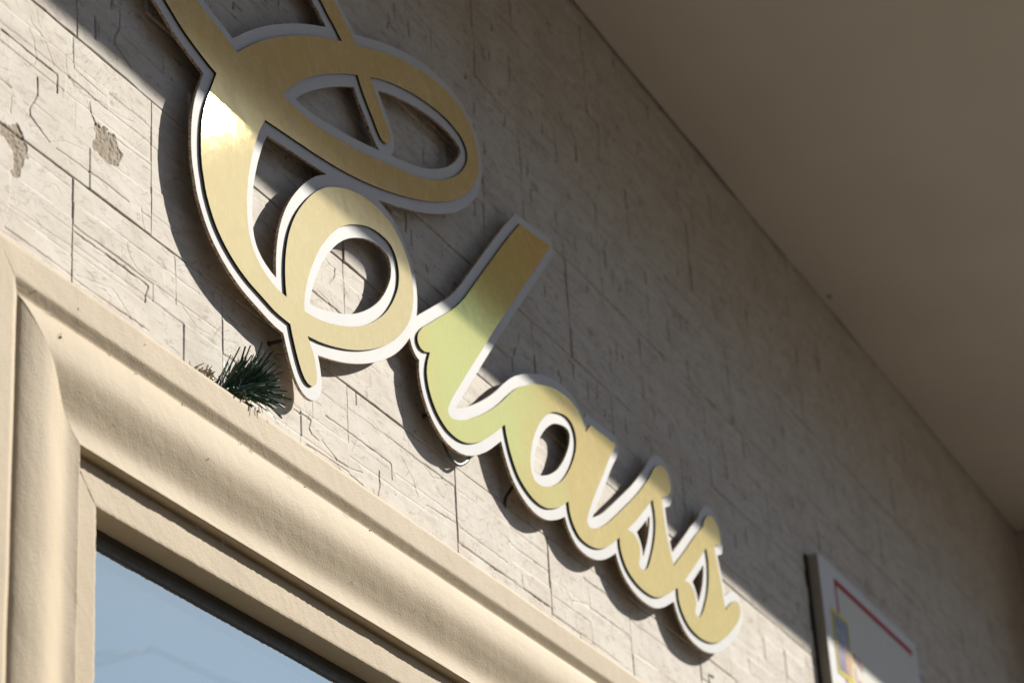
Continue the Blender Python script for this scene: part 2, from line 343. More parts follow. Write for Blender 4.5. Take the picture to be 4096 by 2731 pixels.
WORD=["50221,46230 49491,45521 49114,45142 47436,43382 46912,42823 46756,42663 46595,42508 46321,42265 46004,42011 45484,41645 44928,41243 44553,40979 44474,40914 44380,40827 44299,40740 44266,40698 44242,40657 44218,40600 44207,40545 44210,40495 44228,40452 44260,40414 44299,40384 44342,40366 44393,40357 44504,40356 44596,40377 44790,40450 44672,40219 44634,40116 44601,40003 44584,39890 44584,39834 44597,39721 44623,39611 44662,39509 44741,39365 44808,39272 44886,39186 44971,39110 45063,39045 45164,38988 45265,38939 45430,38877 45543,38852 45718,38833 45899,38830 46069,38840 46234,38865 46399,38903 46603,38969 46808,39054 47014,39151 47225,39263 47482,39415 47669,39539 47855,39670 48180,39903 48552,40179 48577,40036 48604,39934 48647,39820 48726,39640 48778,39543 48872,39401 48946,39305 49027,39213 49116,39132 49203,39069 49297,39015 49397,38967 49550,38906 49659,38871 49829,38830 49944,38812 50060,38800 50179,38796 50301,38799 50422,38809 50541,38825 50658,38848 50829,38898 50997,38960 51212,39046 51476,39170 51671,39282 52000,39498 52034,39263 52052,39209 52103,39106 52172,39011 52212,38968 52287,38903 52373,38844 52468,38795 52517,38776 52620,38749 52731,38735 52847,38729 53021,38730 53139,38737 53318,38759 53551,38806 53719,38856 53939,38937 54151,39031 54360,39139 54566,39255 54756,39374 55141,39628 55140,39415 55149,39363 55165,39308 55213,39200 55244,39148 55279,39099 55352,39017 55440,38943 55488,38909 55540,38878 55630,38833 55729,38794 55835,38761 56052,38709 56214,38683 56384,38666 56555,38658 56729,38659 56908,38669 57087,38688 57259,38718 57375,38747 57487,38781 57652,38842 57818,38910 57979,38982 58510,39255 59018,39529 59001,39366 58999,39258 59008,39206 59044,39112 59097,39019 59165,38933 59239,38861 59365,38768 59461,38715 59563,38668 59664,38633 59821,38596 59990,38572 60220,38556 60394,38554 60572,38562 60811,38588 61046,38627 61219,38666 61447,38731 61675,38810 61835,38875 62050,38974 62315,39111 62567,39255 62857,39441 63279,39738 63515,39914 63638,40020 63750,40136 63862,40278 63889,40324 63909,40368 63918,40409 63916,40460 63902,40510 63878,40554 63846,40586 63802,40605 63747,40612 63686,40610 63580,40592 63485,40560 63386,40516 63243,40444 63104,40362 62971,40273 62885,40208 62680,40025 62614,40227 62586,40332 62571,40436 62550,40655 62506,40867 62432,41126 62306,41481 62281,41588 62243,41801 62735,41995 62812,42122 62826,42169 62830,42220 62828,42277 62819,42335 62803,42391 62780,42441 62751,42483 62716,42522 62630,42593 62538,42646 62485,42667 62429,42682 62372,42691 62256,42692 62148,42671 62038,42631 61886,42552 61793,42486 61664,42372 61627,42331 61496,42148 61451,42099 61380,42035 61250,41935 60897,41687 60751,41578 59962,40937 58884,40103 58771,40309 58704,40463 58619,40690 58549,40914 58521,41029 58501,41139 58472,41510 58421,41875 58947,42117 59069,42238 59141,42320 59166,42362 59187,42419 59199,42479 59201,42538 59193,42595 59176,42644 59150,42693 59117,42741 59080,42784 59040,42818 58996,42845 58946,42865 58893,42879 58786,42892 58730,42890 58617,42868 58503,42832 58401,42792 58251,42716 58118,42632 58038,42571 57964,42507 57788,42304 57605,42135 57102,41708 56710,41393 56305,41090 55218,40315 54605,39887 54324,39708 54003,39532 53795,39431 53629,39357 53523,39317 53412,39285 53293,39256 53241,39251 53197,39258 53158,39280 53127,39313 53111,39353 53114,39397 53133,39446 53217,39597 53271,39681 53507,40002 53715,40266 53972,40578 54391,41062 54829,41611 55019,41826 55459,42288 53814,42206 53459,41875 53354,42072 53323,42117 53286,42158 53208,42219 53164,42246 53068,42294 52910,42351 52754,42386 52641,42401 52524,42411 52287,42416 52058,42402 51824,42371 51485,42306 51219,42239 50895,42139 50625,42041 50349,41930 50031,41786 49826,41685 49627,41580 49437,41470 49287,41374 48996,41161 48772,40984 48480,40742 48114,40467 47725,40201 47479,40046 47230,39898 46715,39610 46515,39509 46308,39416 46107,39339 45817,39253 45757,39241 45703,39237 45659,39244 45612,39269 45577,39307 45559,39353 45562,39389 45577,39430 45601,39475 45666,39571 45756,39697 45859,39817 46704,40759 47431,41547 48375,42586 50071,44377 51195,45543 52078,46489","51422,41621 51574,41683 51731,41734 51954,41792 52134,41827 52250,41838 52365,41833 52483,41814 52538,41798 52589,41776 52633,41749 52676,41710 52714,41663 52745,41610 52770,41554 52786,41498 52792,41447 52785,41339 52773,41284 52741,41172 52702,41076 52621,40931 52494,40741 52394,40608 52245,40433 52088,40268 51922,40110 51792,39998 51657,39894 51463,39767 51212,39627 51002,39525 50789,39437 50571,39368 50404,39331 50350,39324 50237,39320 50118,39329 50064,39343 50018,39365 49974,39401 49937,39449 49909,39503 49888,39560 49879,39614 49877,39672 49889,39795 49925,39952 49980,40097 50073,40294 50187,40494 50285,40641 50433,40829 50555,40967 50719,41131 50885,41274 51055,41400 51235,41520","57736,41587 57789,41383 57809,41278 57813,41224 57812,41115 57792,40944 57753,40772 57702,40621 57613,40419 57484,40174 57364,39982 57109,39611 57008,39486 56932,39413 56849,39350 56763,39299 56672,39259 56622,39243 56525,39225 56481,39226 56426,39239 56375,39262 56346,39296 56346,39333 56364,39380 56447,39538 56507,39679 56520,39726 56521,39771 56511,39818 56490,39866 56462,39912 56429,39954 56391,39989 56352,40016 56257,40056 56151,40081 56041,40091 55982,40087 55742,40050 56346,40483 56670,40726 57182,41132","61556,41497 61609,41303 61623,41199 61622,41089 61599,40911 61546,40674 61492,40505 61400,40281 61320,40126 61260,40026 61164,39881 60954,39595 60800,39415 60676,39296 60589,39226 60546,39198 60502,39177 60446,39158 60388,39145 60333,39142 60287,39148 60247,39166 60214,39194 60196,39228 60204,39270 60307,39432 60330,39486 60340,39542 60344,39597 60340,39652 60328,39703 60305,39752 60274,39798 60235,39841 60191,39877 60148,39902 60099,39923 59991,39950 59935,39958 59827,39955 59598,39920 60391,40537"]
BACKING=["32823,44221 32825,44329 32843,44454 32909,44679 33013,44904 33148,45110 33267,45254 33384,45379 33723,45703 33998,45932 34348,46189 34827,46504 35248,46749 35748,47008 36598,47421 37098,47651 37548,47838 37998,47998 38448,48138 38698,48205 38948,48260 39148,48294 39373,48317 39573,48327 39773,48322 39948,48300 40098,48264 40248,48205 40423,48104 40723,47875 40973,47627 41073,47543 41348,47378 41673,47220 41773,47151 41898,47042 42673,47372 43423,47660 44073,47872 44698,48042 45048,48122 45348,48182 45598,48221 45898,48257 46173,48279 46423,48287 46673,48280 46923,48258 47173,48213 47373,48153 47550,48079 47726,47979 47854,47879 47998,47727 48116,47554 48187,47404 48239,47204 48258,47004 48252,46754 48218,46554 48161,46379 48077,46204 47968,46029 47816,45829 47648,45648 47448,45460 47248,45289 47023,45117 46773,44943 46553,44804 46298,44659 45948,44475 45598,44306 45223,44137 44873,43990 44498,43844 43623,43536 42705,43254 42973,43214 43173,43168 43369,43104 43534,43029 43673,42943 43823,42823 43998,42654 44127,42504 44210,42379 44281,42229 44331,42079 44368,41904 44384,41754 44384,41554 44360,41354 44320,41179 44317,41154 44323,41148 44473,41263 45823,42220 46123,42459 46398,42701 46704,43004 47243,43579 48948,45367 49386,45804 50098,46492 52073,46765 52173,46748 52223,46723 52277,46679 52315,46629 52339,46579 52351,46529 52352,46454 52323,46362 52273,46293 51398,45355 50264,44179 48536,42354 46798,40451 46062,39629 46073,39620 46348,39736 46623,39873 47080,40129 47473,40368 47798,40582 48123,40816 48323,40969 48698,41279 49098,41579 49398,41768 49798,41980 50123,42132 50473,42279 50798,42398 51098,42492 51423,42575 51773,42642 52048,42678 52298,42692 52473,42689 52673,42675 52848,42649 52998,42613 53173,42549 53298,42487 53422,42404 53523,42312 53698,42475 55448,42564 55523,42557 55598,42527 55658,42479 55709,42404 55731,42329 55732,42254 55712,42179 55673,42115 55223,41640 55037,41429 54599,40879 54187,40404 53939,40104 53598,39663 53592,39654 53598,39647 53773,39726 53977,39829 54173,39939 54373,40064 55023,40515 56273,41407 56748,41775 57293,42229 57573,42480 57773,42706 57973,42867 58173,42988 58348,43069 58548,43136 58723,43166 58873,43162 59023,43130 59123,43089 59217,43029 59319,42929 59390,42829 59428,42754 59455,42679 59476,42554 59473,42454 59448,42329 59408,42229 59323,42104 59098,41883 58748,41722 58726,41704 58752,41479 58772,41204 58793,41079 58863,40829 58973,40534 58998,40538 59698,41080 60593,41804 61198,42244 61287,42329 61398,42485 61457,42554 61563,42654 61673,42741 61816,42829 61998,42912 62148,42955 62323,42970 62473,42954 62573,42928 62673,42887 62798,42812 62898,42729 62985,42629 63054,42504 63086,42404 63102,42304 63106,42229 63094,42104 63061,42004 62928,41779 62562,41629 62560,41604 62579,41529 62688,41229 62774,40929 62813,40754 62842,40529 62848,40524 63123,40693 63398,40823 63573,40873 63673,40885 63773,40887 63873,40872 63973,40831 64023,40798 64090,40729 64148,40634 64169,40579 64188,40504 64192,40379 64170,40279 64138,40204 64095,40129 63948,39944 63773,39770 63531,39579 63048,39237 62748,39043 62448,38869 62173,38727 61898,38602 61648,38507 61398,38428 61123,38362 60848,38314 60598,38287 60323,38278 60023,38292 59773,38324 59548,38380 59348,38462 59151,38579 59002,38704 58873,38859 58823,38939 58767,39054 58748,39069 58098,38733 57923,38655 57648,38545 57448,38481 57298,38444 57123,38414 56873,38389 56498,38384 56173,38410 55873,38466 55698,38514 55573,38558 55448,38614 55348,38671 55265,38729 55173,38807 55048,38947 54923,39153 54698,39013 54448,38873 54248,38772 54048,38684 53848,38608 53673,38553 53498,38511 53273,38474 53023,38454 52723,38459 52523,38488 52373,38536 52197,38629 52037,38754 51964,38829 51906,38904 51823,39045 51548,38897 51323,38793 50973,38656 50773,38593 50573,38551 50323,38524 50123,38521 49923,38536 49648,38588 49398,38668 49173,38768 48973,38893 48823,39027 48674,39204 48525,39429 48398,39699 48373,39702 47848,39327 47544,39129 47148,38910 46773,38739 46473,38637 46173,38575 45898,38554 45723,38556 45573,38569 45423,38595 45298,38630 45169,38679 45048,38737 44923,38807 44819,38879 44729,38954 44631,39054 44551,39154 44470,39279 44406,39404 44360,39529 44324,39679 44308,39829 44316,39979 44334,40079 44323,40089 44248,40107 44173,40138 44073,40210 43995,40304 43939,40429 43923,40447 43750,40254 43573,40078 43398,39920 43193,39754 42998,39614 42789,39479 42493,39304 42223,39158 41948,39021 41673,38896 41373,38772 41073,38660 40773,38560 40423,38457 40098,38373 39790,38304 39789,38279 39834,38154 39867,38029 39903,37829 39908,37754 39901,37654 39884,37579 39855,37504 39798,37411 39748,37353 39673,37286 39623,37253 39548,37216 39448,37189 39348,37179 39248,37183 39123,37212 39023,37261 38901,37354 38798,37462 38716,37579 38629,37729 38508,37979 38423,38179 38398,38204 38098,38215 37848,38250 37073,38409 36898,38455 36698,38521 36398,38646 36123,38796 35866,38979 35752,39079 35653,39179 35531,39329 35414,39504 35323,39667 35250,39829 35111,40329 35085,40504 35070,40704 35069,40929 35085,41204 35111,41404 35159,41629 35210,41804 35275,41979 35523,42533 35498,42551 34873,42723 34548,42838 34348,42928 33973,43116 33648,43260 33373,43414 33248,43499 33153,43579 33061,43679 32984,43779 32909,43904 32865,44004 32838,44104","34572,44654 34580,44629 34623,44584 34698,44535 35048,44384 35273,44300 35748,44180 36623,43979 36648,43979 37098,44368 37498,44686 37933,45004 38384,45304 38915,45629 39473,45942 39982,46204 40566,46479 40537,46504 40352,46604 40198,46710 40123,46746 39973,46803 39823,46847 39673,46878 39573,46889 39348,46884 39073,46843 38648,46751 38248,46641 37573,46413 36923,46161 36348,45905 35748,45601 35498,45460 35298,45337 35098,45199 34905,45054 34773,44940 34693,44854 34622,44754","42907,46129 43071,45954 43248,45727 43481,45454 43532,45379 43566,45304 43581,45254 43592,45154 43580,45029 43534,44904 43489,44829 43424,44754 43448,44739 44348,44986 44723,45110 45023,45224 45273,45329 45548,45458 45778,45579 46073,45753 46306,45904 46498,46044 46689,46204 46866,46379 47006,46554 47080,46679 47087,46754 47068,46779 47023,46810 46898,46863 46748,46889 46498,46912 46273,46915 45998,46904 45773,46883 45498,46846 44823,46727 44548,46666 44248,46588 43748,46440 43348,46312 43073,46209 42947,46154","39509,39329 39773,39367 40123,39451 40523,39573 40923,39719 41273,39869 41548,40009 41848,40188 42123,40377 42398,40594 42598,40781 42815,41029 42991,41279 43102,41479 43132,41554 43159,41654 43171,41754 43170,41829 43149,41929 43122,41979 43073,42031 42998,42076 42923,42092 42848,42099 42673,42100 42523,42091 42373,42071 42198,42035 41923,41949 41573,41799 41295,41654 41023,41479 40773,41281 40573,41093 40285,40779 40073,40511 39881,40204 39666,39804 39557,39529 39506,39354","37297,40179 37322,39979 37360,39829 37423,39706 37498,39614 37623,39513 37773,39433 37998,39351 38148,39315 38173,39317 38178,39329 38177,39604 38194,39829 38233,40079 38292,40329 38367,40554 38462,40779 38551,40954 38685,41179 38842,41404 39024,41629 39273,41903 39480,42104 39712,42304 39923,42463 40147,42604 40329,42704 40348,42722 40378,42729 40348,42733 39823,42656 37948,42412 37812,42204 37703,41979 37548,41604 37441,41279 37363,40979 37325,40754 37296,40429","39137,43904 39148,43899 39398,43904 39773,43924 40045,43954 40373,44008 41148,44160 41698,44280 42223,44408 42860,44579 42698,44654 42544,44779 42329,45004 42043,45279 41882,45454 41773,45589 41748,45606 41348,45404 40973,45199 40573,44965 40148,44698 39848,44494 39573,44289 39348,44103","50168,39604 50273,39596 50398,39610 50598,39664 50798,39738 51048,39853 51273,39975 51448,40085 51623,40216 51807,40379 52005,40579 52177,40779 52323,40979 52432,41154 52493,41304 52516,41429 52487,41504 52448,41536 52398,41549 52298,41561 52223,41560 52023,41524 51748,41451 51573,41386 51423,41310 51223,41181 51023,41030 50855,40879 50673,40686 50523,40499 50395,40304 50275,40079 50192,39879 50156,39704 50157,39629","56500,40254 56641,40129 56698,40055 56742,39979 56773,39904 56791,39829 56797,39779 56792,39679 56798,39669 56890,39779 57097,40079 57210,40254 57296,40404 57384,40579 57457,40754 57507,40929 57526,41029 57523,41051 56898,40554","60320,40129 60436,40029 60535,39904 60593,39779 60623,39631 60748,39779 60895,39979 61014,40154 61103,40304 61175,40454 61234,40604 61281,40754 61317,40904 61298,40927"]
RELIEF_LINES="""3:29573,40273 30264,40261 31238,40264 31250,39911
3:30664,39901 30678,39555 30473,39190 30503,39047 31074,38822
2:31694,41315 31715,40641
1.5:31739,40654 32239,40644 32747,40634
3:33178,42769 33159,42337 33005,42075 33008,41904 33567,41695
2:32471,41996 32468,41685
2:29947,39130 29940,38812
2:29622,39300 29938,39315
2:32249,40250 32304,40031 32459,39897
2:31265,38808 31989,38825 32734,38841 33501,38826
1.5:33070,39933 34254,39966
1.2:30373,40992 30473,40869 30688,40827 30886,40676 31113,40376
1:29611,39515 29947,39620
1:31700,40302 32047,40291 32649,40447 33216,40479 33687,40592
1:31074,38822 31496,39071 32078,39192
2:33917,38929 33918,38831 34262,38847
1.2:33918,38831 33973,38626 34026,38487
1:30208,37436 30610,37588 30890,37524
1:31329,41898 32932,41792 33727,41714
1.5:33727,41714 34739,41686
1:31794,42171 32507,42207
3:31831,37441 33387,37445 34193,37443 34085,37202 34086,37069
1.2:31927,36630 32533,36755 33064,36872 33430,36666 33644,36543
1:31814,37060 32911,37067 34086,37069
1:29948,37062 30540,37085 31372,37094 31784,37102
1:30884,37443 31759,37444
2:29865,36582 30835,36578 31815,36561
2:31830,36531 32685,36525 33644,36552 34199,36545
1:31859,37972 32952,38029 34220,38059
2.5:39388,37052 39893,37078 40039,37065 39946,36857 40069,36766 40324,36742
2.2:40455,36792 40742,36710 41096,36599 41528,36620 42211,36748
2.5:39833,36470 40536,36495 41455,36523 42226,36471
3:40684,37421 41546,37438 43520,37428 43549,37075
3:42960,37059 42972,36758 42866,36471
3:42021,38469 42024,38198
1.2:42655,38119 42997,37996
1.5:43983,37783 44537,37435 44627,37210 44728,37099
2:45133,37058 45856,37090 46477,37119
1.5:46610,37960 47610,37971
2.2:46667,37071 49058,37037
2.2:46700,36670 48758,36669
2:43987,39540 44182,39240 44381,38979
2.5:49831,36987 49908,36685 51256,36680
2.2:51444,37472 51461,37050
2.2:51562,37026 53774,37036 53837,36524 55692,36531
1.5:52034,37588 52623,37248 53769,37503
2.2:53781,37939 53848,37441 56258,37459
2:57090,38088 57129,37461
1.2:56228,37076 57996,37137
2.2:49192,37601 49758,37583 51461,37589
2.5:41297,41028 41215,40804 40962,40521
1.2:40759,41119 41091,41009 41297,41028
1.2:40441,40159 40905,40107 41165,39926
2:41625,41330 41617,40086
1.2:35103,38254 35488,38446
1.5:35075,38357 35085,37456
1:35319,37510 35813,37297 36316,37348
1:36744,37429 37179,37547
3:58895,53781 58271,53491 57994,53050
3:56829,51116 56290,50846 55806,50254
2:53720,50895 53977,50270 53896,48466
2.5:53759,48066 53467,47563
2.5:56854,46968 56797,46674
2:60062,50672 59956,50332
2:64692,52544 64532,52123
2:65431,53635 65235,53227
2:74785,54879 74476,54488
2:58885,51306 59394,51409 59858,51268
2:62513,49855 62310,49362
2:63904,50473 63620,50049
2:57719,47862 57567,47486
2.5:69051,44304 70695,44341 71444,44354
2:68710,43197 70389,43249 70452,42875
2:69891,42829 69707,42253
2.5:72464,45714 72335,45328
2.5:72965,46059 73024,45802
2:68178,41464 69484,41415 71420,41475
1.5:68029,40979 68981,40948 69076,40692
2:58713,43864 58621,43434
2:65850,45599 66358,45414
1.5:54410,43288 56170,43494 60424,44171
2:61264,45961 61230,44300
2:58394,44251 59819,44258
2:61720,44249 61643,43929"""
SPALL_OUTLINES = ["29662,38510 29931,38527 30195,38697 30318,38510 30465,38305 30363,38005 30237,37787 30088,37590 29994,37666 30075,37860 30042,38089 29859,38149 29741,38273", "32458,39914 32660,39953 33069,39966 33124,39761 33307,39671 33208,39406 32978,39323 32725,39261 32472,39329 32295,39402 32414,39660"]
# ------------------------------------------------------------------ ground
PAVE = make_plain('concrete_paving', (0.075, 0.057, 0.043), 0.85, 0.18, 3.0, 0, 0.4)
EARTH = make_plain('dry_earth', (0.22, 0.165, 0.115), 0.9, 0.2, 0.4)
ASPH = make_plain('worn_asphalt', (0.18, 0.14, 0.10), 0.85, 0.25, 30, 0, 0.5)
tag(link('ground', mesh_from('ground', [(-2000, -2000, -0.13), (2000, -2000, -0.13), (2000, 2000, -0.13), (-2000, 2000, -0.13)], [(0, 1, 2, 3)]), [EARTH]), kind='structure')
tag(link('road', mesh_from('road', [(-400, -13.5, -0.12), (400, -13.5, -0.12), (400, -3.6, -0.12), (-400, -3.6, -0.12)], [(0, 1, 2, 3)]), [ASPH]), kind='structure')
tag(link('pavement', boxes_mesh('pavement', [(-60, 60, -3.6, 6.0, -0.2, 0.0)], 0.01), [PAVE]), kind='structure')

# ------------------------------------------------------------------ houses across the street (added out of view to dim the low sky)
HOUSEW = make_plain('house_render', (0.36, 0.30, 0.23), 0.85, 0.12, 1.5)
HOUSER = make_plain('house_roof_tiles', (0.16, 0.08, 0.055), 0.8, 0.25, 6)
HGLASS = make_plain('house_window_glass', (0.03, 0.035, 0.04), 0.15, 0.2, 3)
def house(x0, x1, y0, y1, hgt, label):
    root = empty('house', ((x0 + x1) / 2, y1, 0.0))
    tag(root, label, 'house', 'houses added across the street to block sky')
    def sub(o):
        o.parent = root; o.matrix_parent_inverse = Matrix.Translation(-root.location); return o
    sub(link('wall', boxes_mesh('wall', [(x0, x1, y0, y1, -0.12, hgt)]), [HOUSEW]))
    yc = (y0 + y1) / 2
    v = [(x0 - .3, y0 - .4, hgt), (x1 + .3, y0 - .4, hgt), (x1 + .3, y1 + .4, hgt), (x0 - .3, y1 + .4, hgt), (x0 - .3, yc, hgt + 2.2), (x1 + .3, yc, hgt + 2.2)]
    sub(link('roof', mesh_from('roof', v, [(0, 1, 5, 4), (2, 3, 4, 5), (0, 4, 3), (1, 2, 5), (0, 3, 2, 1)]), [HOUSER]))
    n = int((x1 - x0) / 2.6)
    for st in range(int(hgt / 3)):
        for k in range(n):
            xc = x0 + (k + 0.5) * (x1 - x0) / n; zc = 1.6 + st * 3.0
            sub(link('window', boxes_mesh('window', [(xc - .55, xc + .55, y1 - 0.02, y1 + 0.03, zc - .75, zc + .75)]), [HGLASS]))
house(-34.0, -19.5, -25.0, -13.8, 15.0, 'leftmost rendered house with a red roof, added across the street to block low sky')
house(-18.5, -5.0, -25.0, -13.8, 16.0, 'middle rendered house with a red roof, added across the street to block low sky')
house(-4.0, 16.5, -25.0, -13.8, 11.0, 'third rendered house with a red roof, added across the street to block low sky')
house(31.0, 62.0, -25.0, -13.8, 7.5, 'long rendered house added at the far end across the street to block low sky')

# ------------------------------------------------------------------ stone clad wall
SOFFIT_Z = 5.624
PX, PZ = 0.4918, 0.2868          # tile pitch
ROW0 = 3.849                     # a bed joint seen in the photograph
XA, XB = 3.1795, 3.4255          # perpend joints of alternate rows
rng = np.random.default_rng(11)

def vnoise(X, Y, cell, seed):
    """bilinear value noise, smoothstep"""
    r = np.random.default_rng(seed)
    x = X / cell; y = Y / cell
    xi = np.floor(x).astype(int); yi = np.floor(y).astype(int)
    fx = x - xi; fy = y - yi
    fx = fx * fx * (3 - 2 * fx); fy = fy * fy * (3 - 2 * fy)
    T = r.random((128, 128))
    g = lambda a, b: T[a % 128, b % 128]
    return (g(xi, yi) * (1 - fx) + g(xi + 1, yi) * fx) * (1 - fy) + (g(xi, yi + 1) * (1 - fx) + g(xi + 1, yi + 1) * fx) * fy

def seg_dist(X, Y, pts):
    d = np.full(X.shape, 9.0)
    for (ax, ay), (bx, by) in zip(pts[:-1], pts[1:]):
        ex, ey = bx - ax, by - ay
        t = np.clip(((X - ax) * ex + (Y - ay) * ey) / (ex * ex + ey * ey + 1e-12), 0, 1)
        d = np.minimum(d, np.hypot(X - ax - t * ex, Y - ay - t * ey))
    return d

def inside(X, Y, poly):
    r = np.zeros(X.shape, bool)
    for (ax, ay), (bx, by) in zip(poly, poly[1:] + poly[:1]):
        if ay == by: continue
        c = (ay > Y) != (by > Y)
        r ^= c & (X < (bx - ax) * (Y - ay) / (by - ay) + ax)
    return r

def parse(s):
    return [tuple(float(v) / 1e4 for v in q.split(',')) for q in s.split()]

LINES = []
for row in RELIEF_LINES.split('\n'):
    w, s = row.split(':')
    LINES.append((float(w), parse(s)))
SPALLS = [parse(s) for s in SPALL_OUTLINES]

def wiggle(pts, amp, seed, step=0.006):
    r = np.random.default_rng(seed)
    out = []
    for a, b in zip(pts[:-1], pts[1:]):
        n = max(1, int(math.dist(a, b) / step))
        for k in range(n):
            t = k / n
            out.append((a[0] + (b[0] - a[0]) * t + r.normal(0, amp), a[1] + (b[1] - a[1]) * t + r.normal(0, amp)))
    out.append(pts[-1])
    return out

def tile_mesh(name, seed, step, origin=None, hooks=True):
    """one cast-stone tile: a relief of strips, chips and cracks; local x,z in the tile, -y outwards"""
    r = np.random.default_rng(seed)
    W, H = PX - 0.0007, PZ - 0.0007
    nx = int(W / step) + 1; nz = int(H / step) + 1
    u = np.linspace(0, W, nx); v = np.linspace(0, H, nz)
    U, V = np.meshgrid(u, v, indexing='ij')
    # edges of the strips wander a little
    Uw = U + (vnoise(U, V, 0.03, seed + 1) - 0.5) * 0.0018
    Vw = V + (vnoise(U, V, 0.04, seed + 2) - 0.5) * 0.0022
    h = np.zeros(U.shape)
    custom = origin is not None
    crack = np.zeros(U.shape); spall = np.zeros(U.shape)
    # courses of strips
    cuts = [0.0]
    while cuts[-1] < H - 0.075:
        cuts.append(cuts[-1] + r.choice([0.036, 0.048, 0.058, 0.072, 0.085]))
    cuts.append(H)
    for a, b in zip(cuts[:-1], cuts[1:]):
        xs = [0.0]
        while xs[-1] < W - 0.20:
            xs.append(xs[-1] + r.uniform(0.13, 0.36))
        xs.append(W + 0.01)
        if len(xs) > 2 and xs[-2] > W - 0.09: xs.pop(-2)
        for c, d in zip(xs[:-1], xs[1:]):
            m = (Vw >= a) & (Vw < b + (0.01 if b == H else 0)) & (Uw >= c) & (Uw < d)
            lift = r.choice([0.0, 0.0004, 0.0010, 0.0018]) if not hooks else r.choice([0.0, 0.0006, 0.0014, 0.0026, 0.0042]) 
            tilt = r.normal(0, 0.004, 2)
            h[m] += (lift + tilt[0] * (U - (c + d) / 2) * 0.4 + tilt[1] * (V - (a + b) / 2))[m]
            # a thin scored line under most strips
            if r.random() < 0.8:
                t0, t1 = sorted(r.uniform(c, min(d, W), 2)) if r.random() < 0.5 else (c, d)
                g = np.exp(-((Vw - a) / 0.0016) ** 2) * ((U > t0) & (U < t1))
                h -= g * (0.0030 if hooks else 0.0008)
    h += (vnoise(U, V, 0.07, seed + 3) - 0.5) * 0.0012 + (vnoise(U, V, 0.02, seed + 4) - 0.5) * 0.0003 + (vnoise(U, V, 0.006, seed + 5) - 0.5) * 0.00012
    # wandering hairline cracks
    for k in range(5 if custom else 7):
        p = [r.uniform(0.03, W - 0.03), r.uniform(0.02, H - 0.02)]
        ang = r.uniform(-math.pi, 0) if r.random() < 0.7 else r.uniform(0, math.pi)
        pts = [tuple(p)]
        for s in range(r.integers(3, 8)):
            ang += r.normal(0, 0.6)
            q = r.uniform(0.008, 0.022)
            p = [p[0] + math.cos(ang) * q * 1.2, p[1] + math.sin(ang) * q]
            pts.append(tuple(p))
        d = seg_dist(U, V, wiggle(pts, 0.0007, seed * 7 + k))
        wgt = r.uniform(0.3, 0.8)
        g = np.exp(-(d / 0.0010) ** 2) * wgt
        h -= g * 0.0016
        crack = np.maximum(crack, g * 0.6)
    if hooks:
        # the moulded hooks that repeat over these tiles: short deep vertical slots
        for k in range(r.integers(4, 8)):
            x0, z0 = r.uniform(0.04, W - 0.04), r.uniform(0.07, H - 0.01)
            ln = r.uniform(0.012, 0.05)
            pts = [(x0, z0), (x0 + r.normal(0, 0.003), z0 - ln * 0.6), (x0 + r.normal(0, 0.005), z0 - ln)]
            if r.random() < 0.22: pts = [(x0 + r.uniform(0.01, 0.05) * r.choice([-1, 1]), z0 + r.normal(0, 0.003))] + pts
            d = seg_dist(U, V, wiggle(pts, 0.0005, seed * 13 + k))
            g = np.exp(-(d / 0.0024) ** 2)
            h -= g * 0.0055
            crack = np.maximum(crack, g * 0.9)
    if custom:
        ox, oz = origin
        X, Z = U + ox, V + oz
        for k, (w, pts) in enumerate(LINES):
            xs = [q[0] for q in pts]; zs = [q[1] for q in pts]
            if max(xs) < ox - 0.03 or min(xs) > ox + W + 0.03 or max(zs) < oz - 0.03 or min(zs) > oz + H + 0.03: continue
            d = seg_dist(X, Z, wiggle(pts, 0.0005, 31 * k))
            var = 0.55 + 0.9 * vnoise(X, Z, 0.03, 900 + k)
            g = np.exp(-(d / (0.0007 + 0.00026 * w)) ** 2)
            h -= g * var * 0.00085 * w
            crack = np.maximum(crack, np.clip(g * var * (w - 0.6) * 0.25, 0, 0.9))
        for k, poly in enumerate(SPALLS):
            n1 = (vnoise(X, Z, 0.010, 40 + k) - 0.5) * 0.012; n2 = (vnoise(X, Z, 0.010, 50 + k) - 0.5) * 0.012
            msk = inside(X + n1, Z + n2, poly)
            if msk.any():
                rough = vnoise(X, Z, 0.012, 60) * 0.5 + vnoise(X, Z, 0.005, 61) * 0.5
                h = np.where(msk, h - 0.0014 - 0.0036 * (rough - 0.4), h)
                spall = np.where(msk, 1.0, spall)
    # arrises: eased and chipped towards the joints
    e = np.minimum(np.minimum(U, W - U), np.minimum(V, H - V))
    chip = 0.0008 + 0.0016 * np.clip(vnoise(U, V, 0.012, seed + 6) - 0.55, 0, 1) * 3
    h -= np.clip(1 - e / np.maximum(chip, 1e-4), 0, 1) * 0.0016
    # mesh: relief grid plus a skirt back to the bed
    back = 0.014
    n = nx * nz
    co = np.empty((n, 3)); co[:, 0] = U.ravel(); co[:, 1] = -h.ravel(); co[:, 2] = V.ravel()
    idx = np.arange(n).reshape(nx, nz)
    q = np.stack([idx[:-1, :-1], idx[1:, :-1], idx[1:, 1:], idx[:-1, 1:]], -1).reshape(-1, 4)
    ring = np.concatenate([idx[:, 0], idx[-1, 1:], idx[-2::-1, -1], idx[0, -2:0:-1]])
    rb = co[ring].copy(); rb[:, 1] = back
    co = np.concatenate([co, rb])
    k = len(ring); bi = n + np.arange(k)
    sk = np.stack([ring, bi, np.roll(bi, -1), np.roll(ring, -1)], -1)
    q = np.concatenate([q, sk])
    me = bpy.data.meshes.new(name)
    me.vertices.add(len(co)); me.vertices.foreach_set('co', co.astype(np.float32).ravel())
